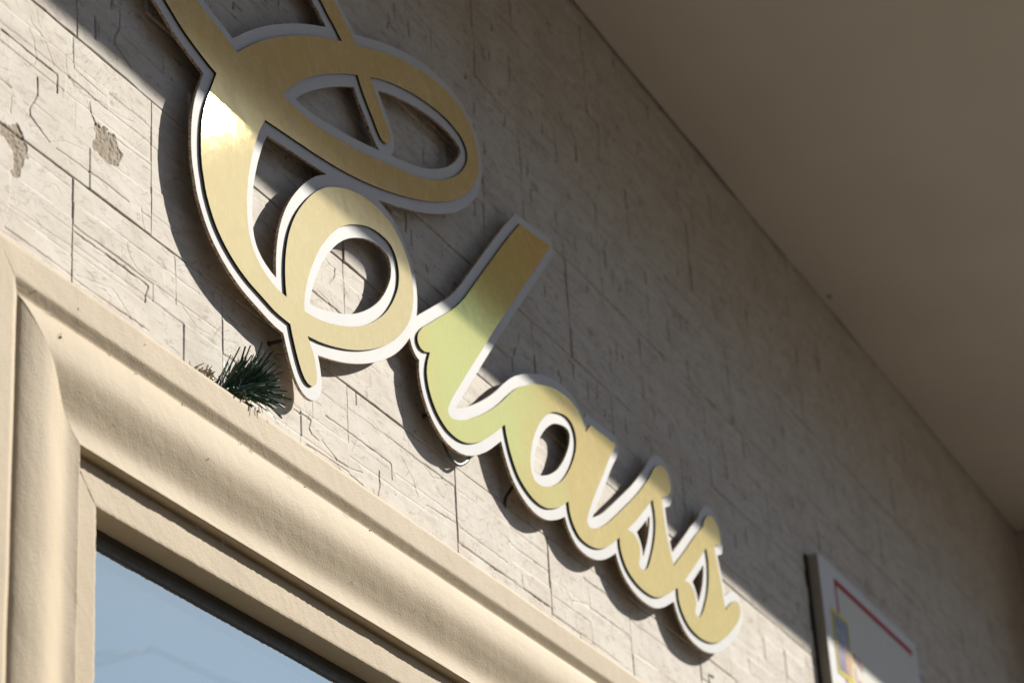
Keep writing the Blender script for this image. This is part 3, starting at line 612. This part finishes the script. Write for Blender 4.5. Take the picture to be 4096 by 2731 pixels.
    me.loops.add(len(q) * 4); me.loops.foreach_set('vertex_index', q.astype(np.int32).ravel())
    me.polygons.add(len(q)); me.polygons.foreach_set('loop_start', np.arange(0, len(q) * 4, 4, dtype=np.int32))
    me.update(calc_edges=True)
    sm = np.ones(len(q), bool); sm[-k:] = False
    me.polygons.foreach_set('use_smooth', sm)
    for nm, arr in (('crack', crack), ('spall', spall)):
        at = me.attributes.new(nm, 'FLOAT', 'POINT')
        vals = np.zeros(len(co), np.float32); vals[:n] = arr.ravel()
        at.data.foreach_set('value', vals)
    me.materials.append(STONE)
    return me

# opening of the shop window (inner edge of its surround)
MZ0, MX0 = 3.5385, 2.9082                  # mitre origin of the surround: z = MZ0 - u, x = MX0 + u
OPEN_U = 0.3045
OX0, OX1 = MX0 + OPEN_U, 6.95
OZ0, OZ1 = 0.55, MZ0 - OPEN_U
WX0, WX1 = -1.0, 10.32
wall = link('stone_wall', boxes_mesh('stone_wall', [
    (WX0, WX1, 0.0135, 0.30, OZ1 + 0.04, 6.1),
    (WX0, OX0 - 0.04, 0.0135, 0.30, 0.0, OZ1 + 0.04),
    (OX1 + 0.04, WX1, 0.0135, 0.30, 0.0, OZ1 + 0.04),
    (OX0 - 0.04, OX1 + 0.04, 0.0135, 0.30, 0.0, OZ0 - 0.04)]), [MORTAR])
tag(wall, 'cream stone tiled wall with cracked split-face strips behind the golden lettering', 'wall')

VAR = [tile_mesh('cast_stone_tile', 100 + 17 * k, 0.0026) for k in range(9)]
random.seed(5)
last = None
for rrow in range(-2, 7):
    z0 = ROW0 + rrow * PZ
    xs0 = (XB if rrow % 2 == 0 else XA)
    for c in range(-6, 15):
        x0 = xs0 + c * PX
        if x0 + PX > WX1 + 0.4 or x0 < 1.2: continue
        if rrow == -2 and (x0 + PX > 2.87 and x0 < 7.3): continue
        near = (x0 > 2.6 and x0 < 6.0 and -1 <= rrow <= 1) or (rrow in (2, 3) and 2.6 < x0 < 6.2) or (rrow in (1, 0) and 6.0 <= x0 < 7.1)
        if near:
            me = tile_mesh('cast_stone_tile', 1000 + rrow * 57 + c, 0.0016 if x0 < 4.55 and rrow < 1 else (0.0022 if x0 < 5.2 and rrow < 2 else 0.003), (x0, z0), rrow >= 1)
        else:
            me = random.choice([m for m in VAR if m is not last]); last = me
        o = bpy.data.objects.new('stone_tile', me)
        COL.objects.link(o)
        o.parent = wall
        o.location = (x0 + 0.00035, random.uniform(-0.0006, 0.0006), z0 + 0.00035)

# ------------------------------------------------------------------ roof overhang with plastered soffit
EDGE_Y = -(SOFFIT_Z - 4.18) / (TO_SUN.z / -TO_SUN.y)
def soffit_mesh():
    bm = bmesh.new()
    step = 0.08
    xs = np.arange(-3.0, 14.01, 0.10); ys = np.linspace(-0.0045, EDGE_Y, 18)
    vs = [[bm.verts.new((x, y - (0.0045 * vnoise(np.array([x]), np.array([0.0]), 0.22, 8)[0] if y == ys[0] else 0), SOFFIT_Z + 0.004 * (vnoise(np.array([x]), np.array([y]), 0.7, 5)[0] - 0.5))) for y in ys] for x in xs]
    for i in range(len(xs) - 1):
        for j in range(len(ys) - 1):
            bm.faces.new((vs[i][j], vs[i][j + 1], vs[i + 1][j + 1], vs[i + 1][j])).smooth = True
    me = bpy.data.meshes.new('soffit'); bm.to_mesh(me); bm.free()
    return me
roof = empty('roof_overhang', (5.5, EDGE_Y / 2, SOFFIT_Z))
tag(roof, 'brown plastered overhang jutting out above the stone wall', 'overhang')
def under(o, p):
    o.parent = p; o.matrix_parent_inverse = Matrix.Translation(-p.location); return o
under(link('soffit', soffit_mesh(), [SOFFIT]), roof)
under(link('slab', boxes_mesh('slab', [(-3.0, 14.0, EDGE_Y + 0.002, 0.30, SOFFIT_Z + 0.06, SOFFIT_Z + 0.42)]), [SOFFIT]), roof)
under(link('fascia', boxes_mesh('fascia', [(-3.0, 14.0, EDGE_Y - 0.022, EDGE_Y, SOFFIT_Z - 0.003, SOFFIT_Z + 0.45)], 0.004), [SOFFIT]), roof)

# pier that ends the wall on the far right
pier = link('plaster_pier', boxes_mesh('plaster_pier', [(10.305, 10.95, -0.62, 0.3, 0.0, SOFFIT_Z - 0.004)], 0.008), [PIERM])
tag(pier, 'pale plastered pier closing the stone wall at the far right', 'pier')

# ------------------------------------------------------------------ shop window with moulded surround
win = empty('shop_window', ((OX0 + OX1) / 2, 0.0, OZ0))
tag(win, 'shop window in a moulded beige stucco surround, glass mirroring blue sky', 'window')
PROFILE = [(-0.0430, -0.012), (-0.0430, 0.0660), (-0.0422, 0.0690), (-0.0395, 0.0705), (0.0150, 0.0708), (0.0178, 0.0700), (0.0225, 0.0672),
           (0.0366, 0.0584), (0.0380, 0.0590), (0.0400, 0.0622), (0.0470, 0.0672), (0.0546, 0.0707), (0.0686, 0.0758), (0.0834, 0.0788), (0.0958, 0.0806),
           (0.1101, 0.0803), (0.1190, 0.0784), (0.1273, 0.0755), (0.1439, 0.0676), (0.1621, 0.0569), (0.1785, 0.0486), (0.1880, 0.0455), (0.1960, 0.0446), (0.2054, 0.0455),
           (0.2196, 0.0482), (0.2245, 0.0500), (0.2262, 0.0502), (0.2270, 0.0488), (0.2270, 0.0420), (0.2262, 0.0290), (0.2290, 0.0262), (0.2312, 0.0270), (0.2318, 0.0330), (0.2330, 0.0352),
           (0.2600, 0.0358), (0.3010, 0.0362), (0.3040, 0.0352), (0.3045, 0.0330), (0.3045, 0.0100), (0.3045, -0.0135)]
def resample(pf, d):
    out = [pf[0]]
    for a, b in zip(pf[:-1], pf[1:]):
        n = max(1, int(math.dist(a, b) / d))
        for k in range(1, n + 1): out.append((a[0] + (b[0] - a[0]) * k / n, a[1] + (b[1] - a[1]) * k / n))
    return np.array(out)
PROFILE = [(u, h if (h < 0.042 or u < 0.0366 or u > 0.2265) else 0.0640 + (h - 0.0640) * 0.64) for u, h in PROFILE]   # the cyma is a little flatter than its mitre line suggests
PF = resample(PROFILE, 0.005)
def moulding(name, place, length, seed, step):
    """sweep the profile along a run; place(t, u, h) gives the point; both ends are mitred by place itself"""
    n = int(length / step) + 1
    T = np.linspace(0, 1, n)
    nu = len(PF)
    tan = np.gradient(PF, axis=0); nrm = np.stack([-tan[:, 1], tan[:, 0]], 1); nrm /= np.linalg.norm(nrm, axis=1)[:, None] + 1e-9
    s = np.concatenate([[0], np.cumsum(np.linalg.norm(np.diff(PF, axis=0), axis=1))])
    A, B = np.meshgrid(T * length, s, indexing='ij')
    d = (vnoise(A, B, 0.09, seed) - 0.5) * 0.0011 + (vnoise(A, B, 0.02, seed + 1) - 0.5) * 0.0003 + (vnoise(A, B, 0.0075, seed + 2) - 0.5) * 0.0004
    # crumbly lips
    lip = np.exp(-((PF[:, 0] - 0.2262) / 0.002) ** 2) * (PF[:, 1] > 0.045) + np.exp(-((PF[:, 0] - 0.304) / 0.0025) ** 2) * (PF[:, 1] > 0.03)
    d += (vnoise(A, B * 0, 0.006, seed + 3) - 0.5) * 0.0018 * lip[None, :]
    Uu = PF[None, :, 0] + nrm[None, :, 0] * d; Hh = PF[None, :, 1] + nrm[None, :, 1] * d
    verts = []
    for i, t in enumerate(T):
        for j in range(nu):
            verts.append(place(t, Uu[i, j], Hh[i, j]))
    idx = np.arange(n * nu).reshape(n, nu)
    f = np.stack([idx[:-1, :-1], idx[:-1, 1:], idx[1:, 1:], idx[1:, :-1]], -1).reshape(-1, 4)
    me = mesh_from(name, verts, f.tolist(), True)
    return under(link(name, me, [STUCCO]), win)
MX1 = OX1 + OPEN_U
def head_pt(t, u, h):
    xa, xb = MX0 + u, MX1 - u
    # finer towards the near end is not needed: uniform
    return (xa + (xb - xa) * t, -h, MZ0 - u)
def jl_pt(t, u, h):
    gap = 0.0006 + 0.0030 * math.exp(-((u - 0.055) / 0.028) ** 2) + 0.0012 * math.exp(-((u - 0.0) / 0.02) ** 2)   # open mitre joint
    return (MX0 + u, -h, (OZ0 - 0.1) + (MZ0 - u - gap - OZ0 + 0.1) * (1 - t))
def jr_pt(t, u, h):
    return (MX1 - u, -h, (OZ0 - 0.1) + (MZ0 - u - OZ0 + 0.1) * t)
moulding('head_moulding', head_pt, 4.0, 300, 0.0065)
moulding('jamb_moulding', jl_pt, 2.9, 320, 0.008)
moulding('jamb_moulding', jr_pt, 2.9, 340, 0.05)
under(link('sill', boxes_mesh('sill', [(MX0 - 0.08, MX1 + 0.08, -0.12, 0.10, OZ0 - 0.16, OZ0 - 0.02)], 0.006), [STUCCO]), win)
# dark aluminium frame set back in the opening
FZ = 3.2015
def rect_frame(name, x0, x1, z0, z1, w, y0, y1, mat, bevel):
    b = [(x0, x1, y0, y1, z1 - w, z1), (x0, x1, y0, y1, z0, z0 + w), (x0, x0 + w, y0 + 0.0003, y1, z0 + w, z1 - w), (x1 - w, x1, y0 + 0.0003, y1, z0 + w, z1 - w)]
    return under(link(name, boxes_mesh(name, b, bevel), [mat]), win)
rect_frame('frame', OX0 - 0.02, OX1 + 0.02, OZ0 - 0.02, OZ1 + 0.02, 0.034, 0.0142, 0.075, DARKALU, 0.0012)
rect_frame('glazing_bead', OX0 + 0.006, OX1 - 0.006, OZ0 + 0.006, FZ + 0.0185, 0.0185, 0.0122, 0.060, GREYALU, 0.002)
def pane(name, y, z1):
    me = mesh_from(name, [(OX0 + 0.015, y, OZ0 + 0.015), (OX1 - 0.015, y, OZ0 + 0.015), (OX1 - 0.015, y, z1), (OX0 + 0.015, y, z1)], [(0, 1, 2, 3)])
    return under(link(name, me, [PANE]), win)
pane('glass_pane', 0.0170, FZ + 0.004)
pane('glass_pane', 0.0330, FZ + 0.004)
# dim shop interior behind the glass
ROOM = make_plain('shop_interior_paint', (0.10, 0.10, 0.10), 0.8, 0.1, 2)
FIT = make_plain('shop_fitting', (0.32, 0.33, 0.33), 0.5, 0.08, 2)
rm = [(OX0 - 0.5, OX1 + 0.5, 3.4, 3.5, -0.1, 3.6), (OX0 - 0.6, OX0 - 0.5, 0.31, 3.5, -0.1, 3.6), (OX1 + 0.5, OX1 + 0.6, 0.31, 3.5, -0.1, 3.6), (OX0 - 0.6, OX1 + 0.6, 0.31, 3.5, 3.45, 3.6), (OX0 - 0.6, OX1 + 0.6, 0.31, 3.5, -0.1, 0.02)]
tag(link('shop_interior', boxes_mesh('shop_interior', rm), [ROOM]), 'dim grey shop room behind the window glass', 'room')

# ------------------------------------------------------------------ golden script sign
G_BACK, G_WHITE, G_GOLD = 0.0305, 0.036, 0.041
sign = empty('script_sign', (4.8, -0.03, 3.72))
tag(sign, 'golden script lettering on a white acrylic backing fixed to the stone wall', 'sign')
def plate(name, loops, y_back, y_front, mats, bevel=0.0004):
    """outline with holes in x,z -> closed plate; face material 0 on the front, 1 on edges and back"""
    cu = bpy.data.curves.new(name, 'CURVE')
    cu.dimensions = '2D'; cu.fill_mode = 'BOTH'
    for lp in loops:
        sp = cu.splines.new('POLY')
        sp.points.add(len(lp) - 1)
        sp.points.foreach_set('co', [c for (x, z) in lp for c in (x, z, 0.0, 1.0)])
        sp.use_cyclic_u = True
    cu.extrude = (y_back - y_front) / 2 * -1 if y_back < y_front else (y_back - y_front) / 2
    cu.bevel_depth = bevel; cu.bevel_resolution = 1; cu.offset = -bevel
    tmp = bpy.data.objects.new('tmp', cu); COL.objects.link(tmp)
    dg = bpy.context.evaluated_depsgraph_get()
    me = bpy.data.meshes.new_from_object(tmp.evaluated_get(dg))
    bpy.data.objects.remove(tmp); bpy.data.curves.remove(cu)
    yc = (y_back + y_front) / 2
    n = len(me.vertices)
    co = np.empty(n * 3, np.float32); me.vertices.foreach_get('co', co); co = co.reshape(-1, 3)
    out = np.stack([co[:, 0], yc - co[:, 2], co[:, 1]], 1)
    me.vertices.foreach_set('co', out.ravel())
    me.update()
    me.materials.clear()
    o = link(name, me, mats)
    nm = np.empty(len(me.polygons) * 3, np.float32); me.polygons.foreach_get('normal', nm); nm = nm.reshape(-1, 3)
    front = nm[:, 1] < -0.6
    me.polygons.foreach_set('material_index', np.where(front, 0, 1).astype(np.int32))
    me.polygons.foreach_set('use_smooth', np.zeros(len(me.polygons), bool))
    me.name = name
    return under(o, sign)
plate('backing', [parse(s) for s in BACKING], -G_BACK, -G_WHITE, [ACRYLIC, SCORCH])
plate('initial_letter', [parse(s) for s in INITIAL], -G_WHITE - 0.0002, -G_GOLD, [GOLD, BLACKFOAM], 0.0002)
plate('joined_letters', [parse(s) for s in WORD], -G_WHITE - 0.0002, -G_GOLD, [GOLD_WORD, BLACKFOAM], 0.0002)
STEEL = make_plain('dark_fixing', (0.035, 0.028, 0.022), 0.5, 0.3, 60)
for (x, z) in ((3.845, 3.808), (4.152, 4.21), (4.641, 4.219), (5.298, 4.035), (5.973, 4.057), (3.833, 3.877), (3.504, 4.331), (6.317, 3.992), (4.932, 4.047), (4.964, 4.448), (3.847, 4.396), (5.651, 3.947), (4.51, 3.914), (4.394, 4.449)):
    me = tube_mesh('spacer', [(x, 0.004, z), (x, -0.004, z), (x, -0.0042, z), (x, -G_BACK + 0.0003, z)], [0.006, 0.006, 0.0035, 0.0035], 12)
    under(link('spacer', me, [STEEL]), sign)
def smooth_path(pts, n=6):
    P = [Vector(p) for p in pts]; out = []
    for i in range(len(P) - 1):
        p0 = P[max(i - 1, 0)]; p1 = P[i]; p2 = P[i + 1]; p3 = P[min(i + 2, len(P) - 1)]
        for k in range(n):
            t = k / n
            out.append(0.5 * ((2 * p1) + (-p0 + p2) * t + (2 * p0 - 5 * p1 + 4 * p2 - p3) * t * t + (-p0 + 3 * p1 - 3 * p2 + p3) * t ** 3))
    out.append(P[-1]); return out
CABLE = make_plain('black_cable', (0.02, 0.02, 0.018), 0.4, 0.2, 60)
under(link('cable', tube_mesh('cable', smooth_path([(4.545, -0.022, 3.93), (4.556, -0.021, 3.878), (4.585, -0.02, 3.851), (4.622, -0.019, 3.842), (4.655, -0.02, 3.849), (4.698, -0.022, 3.885), (4.70, -0.024, 3.93)]), 0.0042, 8, 0.55), [CABLE]), sign)
under(link('cable', tube_mesh('cable', smooth_path([(4.945, -0.022, 3.93), (4.928, -0.018, 3.895), (4.905, -0.010, 3.862), (4.917, 0.0, 3.843)]), 0.0040, 8), [CABLE]), sign)

# ------------------------------------------------------------------ sprig of artificial fir on the ledge of the surround
sprig = empty('fir_sprig', (3.56, -0.04, MZ0 + 0.043))
tag(sprig, 'sprig of dark green artificial fir lying on the window surround', 'sprig')
NEEDLE = make_plain('fir_needle_plastic', (0.030, 0.075, 0.036), 0.35, 0.6, 150)
FLUFF = make_plain('dry_fluff', (0.46, 0.38, 0.27), 0.9, 0.35, 200)
rs = random.Random(3)
def ribbon(verts, faces, a, b, w, bend, rot):
    """flat needle from a to b with a slight bend"""
    d = (b - a); L = d.length; d.normalize()
    s = d.cross(Vector((math.sin(rot), math.cos(rot), 0.3))).normalized()
    nrm = d.cross(s)
    base = len(verts)
    for k in range(4):
        t = k / 3
        c = a + d * (L * t) + nrm * (bend * math.sin(math.pi * t * 0.5) * L)
        ww = w * (1.0 if k < 3 else 0.85)
        verts += [c - s * ww, c + s * ww, c + nrm * ww * 0.5]
    for k in range(3):
        i = base + 3 * k
        faces += [(i, i + 1, i + 4, i + 3), (i + 1, i + 2, i + 5, i + 4), (i + 2, i, i + 3, i + 5)]
LEDGE = MZ0 + 0.043
AX0 = Vector((3.590, -0.038, LEDGE + 0.010)); AXD = Vector((0.86, -0.20, 0.40)).normalized()
nv, nf = [], []
for k in range(340):
    t = rs.random() ** 0.9
    a = AX0 + AXD * (0.105 * t) + Vector((rs.gauss(0, 0.004), rs.gauss(0, 0.007), rs.gauss(0, 0.003)))
    d = Vector((rs.gauss(0.66, 0.36), rs.gauss(-0.30, 0.24), rs.gauss(0.62 - 0.30 * t, 0.36))).normalized()
    if d.x < -0.15: d.x *= 0.3
    L = rs.uniform(0.055, 0.098)
    b = a + d * L
    if b.z < LEDGE + 0.004: b.z = LEDGE + 0.004 + rs.uniform(0, 0.012)
    if b.y > -0.006: b.y = -0.006 - rs.uniform(0, 0.01)
    if b.y < -0.10: b.y = -0.10 + rs.uniform(0, 0.03)
    a.z = max(a.z, LEDGE + 0.003); a.y = max(a.y, -0.062)
    if b.y < -0.066: b.z = max(b.z, LEDGE + 0.012)
    ribbon(nv, nf, a, b, rs.uniform(0.0013, 0.0021), rs.uniform(-0.10, 0.10), rs.uniform(0, 6.28))
for k in range(34):                     # short broken needles along the buried twig
    a = Vector((rs.uniform(3.46, 3.66), rs.uniform(-0.055, -0.02), MZ0 + 0.050))
    d = Vector((rs.uniform(-0.5, 0.8), rs.uniform(-0.9, 0.3), rs.uniform(0.2, 1.0))).normalized()
    ribbon(nv, nf, a, a + d * rs.uniform(0.02, 0.045), 0.0011, rs.uniform(-0.2, 0.2), rs.uniform(0, 6.28))
o = under(link('needles', mesh_from('needles', nv, nf), [NEEDLE]), sprig); o['kind'] = 'stuff'
under(link('twig', tube_mesh('twig', smooth_path([(3.43, -0.036, MZ0 + 0.048), (3.47, -0.034, MZ0 + 0.054), tuple(AX0), tuple(AX0 + AXD * 0.08)]), 0.0022, 8), [FLUFF]), sprig)
fv, ff = [], []
spots = [(3.455, -0.03, 0.058), (3.455, -0.035, 0.060), (3.475, -0.045, 0.058), (3.50, -0.05, 0.064), (3.52, -0.04, 0.072), (3.63, -0.06, 0.058), (3.65, -0.055, 0.054), (3.665, -0.05, 0.052), (3.60, -0.075, 0.062)]
for (x, y, dz) in spots:
    x += 0.035; y = max(y, -0.052)
    for k in range(16):
        a = Vector((x + rs.gauss(0, 0.006), y + rs.gauss(0, 0.006), MZ0 + dz + rs.gauss(0, 0.005)))
        if a.z < MZ0 + 0.0455: a.z = MZ0 + 0.0455
        d = Vector((rs.gauss(0, 1), rs.gauss(0, 1), rs.gauss(0.2, 1))).normalized()
        b = a + d * rs.uniform(0.005, 0.014)
        if b.z < MZ0 + 0.0455: b.z = MZ0 + 0.046
        a.y = max(a.y, -0.066); b.y = max(b.y, -0.066)
        ribbon(fv, ff, a, b, rs.uniform(0.0008, 0.0028), rs.uniform(-0.6, 0.6), rs.uniform(0, 6.28))
o = under(link('dry_fluff', mesh_from('dry_fluff', fv, ff), [FLUFF]), sprig); o['kind'] = 'stuff'

# ------------------------------------------------------------------ flat sign panel at the lower right
pan = empty('sign_panel', (7.71, 0.0, 3.70))
tag(pan, 'white rectangular sign panel with red border at the lower right of the wall', 'sign')
PWHITE = make_plain('panel_white', (0.70, 0.715, 0.73), 0.6, 0.03, 6, spec=0.2)
PCREAM = make_plain('panel_cream', (0.70, 0.695, 0.64), 0.6, 0.03, 6, spec=0.2)
PRED = make_plain('panel_red', (0.42, 0.015, 0.012), 0.6, 0.1, 30, spec=0.1)
PSIDE = make_plain('panel_side', (0.36, 0.33, 0.27), 0.5, 0.1, 12)
PYEL = make_plain('panel_yellow', (0.78, 0.66, 0.05), 0.6, 0.05, 30, spec=0.1)
px0, px1, pz0, pz1, pg = 7.197, 8.232, 3.70, 4.488, 0.040
def rounded(x0, x1, z0, z1, r, n=5):
    pts = []
    for cx, cz, a0 in ((x1 - r, z0 + r, -90), (x1 - r, z1 - r, 0), (x0 + r, z1 - r, 90), (x0 + r, z0 + r, 180)):
        for k in range(n + 1):
            a = math.radians(a0 + 90 * k / n); pts.append((cx + r * math.cos(a), cz + r * math.sin(a)))
    return pts
def slab_xz(name, pts, y0, y1, mats, par=pan):
    """prism from x,z outline between y0 (back) and y1 (front, more negative); material 0 front, last sides"""
    n = len(pts)
    v = [(x, y1, z) for x, z in pts] + [(x, y0, z) for x, z in pts]
    f = [tuple(range(n))] + [tuple(range(2 * n - 1, n - 1, -1))] + [(i, n + i, n + (i + 1) % n, (i + 1) % n) for i in range(n)]
    me = mesh_from(name, v, f)
    o = link(name, me, mats)
    if len(mats) > 1:
        me.polygons.foreach_set('material_index', [0] + [1] * (n + 1))
    return under(o, par)
slab_xz('back_tray', rounded(px0 - 0.022, px1 + 0.002, pz0 - 0.01, pz1 - 0.004, 0.01), 0.010, -0.0068, [BLACKFOAM])
slab_xz('panel_body', rounded(px0, px1, pz0, pz1, 0.012), -0.007, -pg, [PWHITE, PSIDE])
e = 0.0006
slab_xz('cream_field', [(7.352, 3.76), (8.170, 3.76), (8.170, 4.438), (7.352, 4.438)], -pg + 0.001, -pg - e, [PCREAM])
slab_xz('red_border', [(7.343, 4.426), (8.172, 4.426), (8.172, 4.447), (7.343, 4.447)], -pg + 0.001, -pg - 2 * e, [PRED])
slab_xz('red_border', [(7.343, 3.755), (7.356, 3.755), (7.356, 4.4255), (7.343, 4.4255)], -pg + 0.001, -pg - 2 * e, [PRED])
pic = slab_xz('picture', [(7.269, 4.112), (7.428, 4.112), (7.436, 4.327), (7.269, 4.327)], -pg + 0.001, -pg - 4 * e, [PYEL])
def make_print():
    m = Mat('printed_picture')
    p = m.pos()
    sx = m.n('SeparateXYZ'); m.l(p, sx.inputs[0])
    n1 = m.noise(p, 26.0, 3)
    c = m.ramp(n1, [(0.35, (0.015, 0.015, 0.025)), (0.5, (0.06, 0.055, 0.075)), (0.66, (0.26, 0.20, 0.22))])
    up = m.n('MapRange'); up.inputs['From Min'].default_value = 4.235; up.inputs['From Max'].default_value = 4.205; m.l(sx.outputs[2], up.inputs[0])
    c = m.mix(up.outputs[0], c, m.ramp(n1, [(0.3, (0.10, 0.07, 0.14)), (0.7, (0.24, 0.18, 0.29))]))
    rt = m.n('MapRange'); rt.inputs['From Min'].default_value = 7.345; rt.inputs['From Max'].default_value = 7.375; m.l(sx.outputs[0], rt.inputs[0])
    c = m.mix(m.math('MULTIPLY', rt.outputs[0], up.outputs[0]), c, m.ramp(m.noise(p, 45.0, 3), [(0.35, (0.25, 0.24, 0.12)), (0.5, (0.65, 0.32, 0.10)), (0.65, (0.62, 0.55, 0.45))]))
    m.set(Base_Color=c, Roughness=0.4)
    return m.m
pr = slab_xz('print', [(7.281, 4.124), (7.416, 4.126), (7.423, 4.314), (7.281, 4.314)], -pg + 0.001, -pg - 5 * e, [make_print()])
for k, (x, z, w, hh) in enumerate(((7.452, 4.196, 0.006, 0.030), (7.470, 4.193, 0.008, 0.036), (7.492, 4.190, 0.007, 0.034), (7.512, 4.185, 0.009, 0.038), (7.532, 4.183, 0.006, 0.030), (7.455, 4.130, 0.009, 0.050), (7.480, 4.118, 0.010, 0.030), (7.505, 4.115, 0.008, 0.028))):
    s = 0.004 * (-1) ** k
    slab_xz('red_lettering', [(x, z), (x + w, z), (x + w + s, z + hh), (x + s, z + hh)], -pg + 0.001, -pg - 2 * e, [PRED])

# ------------------------------------------------------------------ overhead cables added over the street to mirror faint lines in the glass
def strand(name, a, c, sag, label):
    pts = [(a[0] + (c[0] - a[0]) * t, a[1] + (c[1] - a[1]) * t, a[2] + (c[2] - a[2]) * t - sag * 4 * t * (1 - t)) for t in [k / 24 for k in range(25)]]
    tag(link(name, tube_mesh(name, pts, 0.0035, 6), [CABLE]), label, 'cable', 'cables added for mirrored lines in the glass')
strand('added_cable', (22.25, -12.0, 11.10), (16.4, -13.9, 8.4), 0.03, 'thin overhead cable added for its reflection, sloping down towards the houses across the street')
strand('added_cable', (22.25, -12.0, 11.10), (40.0, -12.0, 11.9), 0.04, 'thin overhead cable added for its reflection, running along the street past the houses')
strand('added_cable', (22.25, -12.0, 11.10), (16.4, -22.0, 10.2), 0.05, 'thin overhead cable added for its reflection, leading back over the third house across the street')

# ------------------------------------------------------------------ specks caught on the surround, and one on the soffit
SPECK = make_plain('dead_insect', (0.06, 0.035, 0.02), 0.7, 0.4, 300)
WEB = make_plain('cobweb', (0.75, 0.75, 0.75), 0.8, 0.1, 300)
def speck_geo(verts, faces, c, r, rnd, n=5):
    for k in range(n):
        p = c + Vector((rnd.gauss(0, r), rnd.gauss(0, r * 0.3), rnd.gauss(0, r)))
        b = len(verts)
        s = r * rnd.uniform(0.3, 0.8)
        for d in ((1, 0, 0), (-0.5, 0, 0.9), (-0.5, 0, -0.9), (0, -1, 0)):
            verts.append(p + Vector(d) * s)
        faces += [(b, b + 1, b + 3), (b + 1, b + 2, b + 3), (b + 2, b, b + 3), (b, b + 2, b + 1)]
def on_head(x, u):
    h = float(np.interp(u, [q[0] for q in PROFILE if q[0] < 0.2265 and q[1] > 0.04], [q[1] for q in PROFILE if q[0] < 0.2265 and q[1] > 0.04]))
    return Vector((x, -h - 0.0006, MZ0 - u))
sv, sf = [], []
for (x, u, r) in ((3.20, 0.040, 0.0016), (3.05, 0.075, 0.0022), (3.28, 0.042, 0.0014), (3.43, 0.041, 0.0016), (3.62, 0.041, 0.0022), (3.86, 0.042, 0.0016), (3.80, 0.044, 0.0014), (4.12, 0.041, 0.0018), (3.22, 0.16, 0.0012), (3.5, 0.12, 0.0012), (3.75, 0.10, 0.001), (4.3, 0.15, 0.001), (4.05, 0.17, 0.0012), (2.98, 0.02, 0.001), (3.1, 0.0, 0.001), (3.3, -0.02, 0.0009)):
    speck_geo(sv, sf, on_head(x, u), r * 1.5, rs)
for (x, dz) in ((3.245, 0.002), (3.33, 0.003), (3.37, 0.001)):
    speck_geo(sv, sf, Vector((x, -0.037, MZ0 - 0.236 + dz)), 0.0018, rs)
o = under(link('dead_insects', mesh_from('dead_insects', sv, sf), [SPECK]), win); o['kind'] = 'stuff'
wv, wf = [], []
for (x, u) in ((3.66, 0.042), (4.02, 0.043), (3.52, 0.235), (3.60, 0.236), (3.02, 0.04)):
    c = on_head(x, u) if u < 0.2 else Vector((x, -0.038, MZ0 - u))
    for k in range(14):
        d = Vector((rs.gauss(0, 1.6), -abs(rs.gauss(0, 0.3)), rs.gauss(0, 0.7))) * 0.006
        ribbon(wv, wf, c + Vector((rs.gauss(0, 0.004), -0.001, rs.gauss(0, 0.003))), c + d + Vector((0, -0.002, 0)), 0.0002, 0.1, rs.uniform(0, 6))
o = under(link('cobwebs', mesh_from('cobwebs', wv, wf), [WEB]), win); o['kind'] = 'stuff'
sv, sf = [], []
speck_geo(sv, sf, Vector((0, 0, -0.003)), 0.008, rs, 8)
bug = link('moth', mesh_from('moth', sv, sf), [SPECK]); bug.location = (7.724, -0.038, SOFFIT_Z - 0.004)
tag(bug, 'tiny dark moth-like speck on the brown soffit near the wall', 'insect')
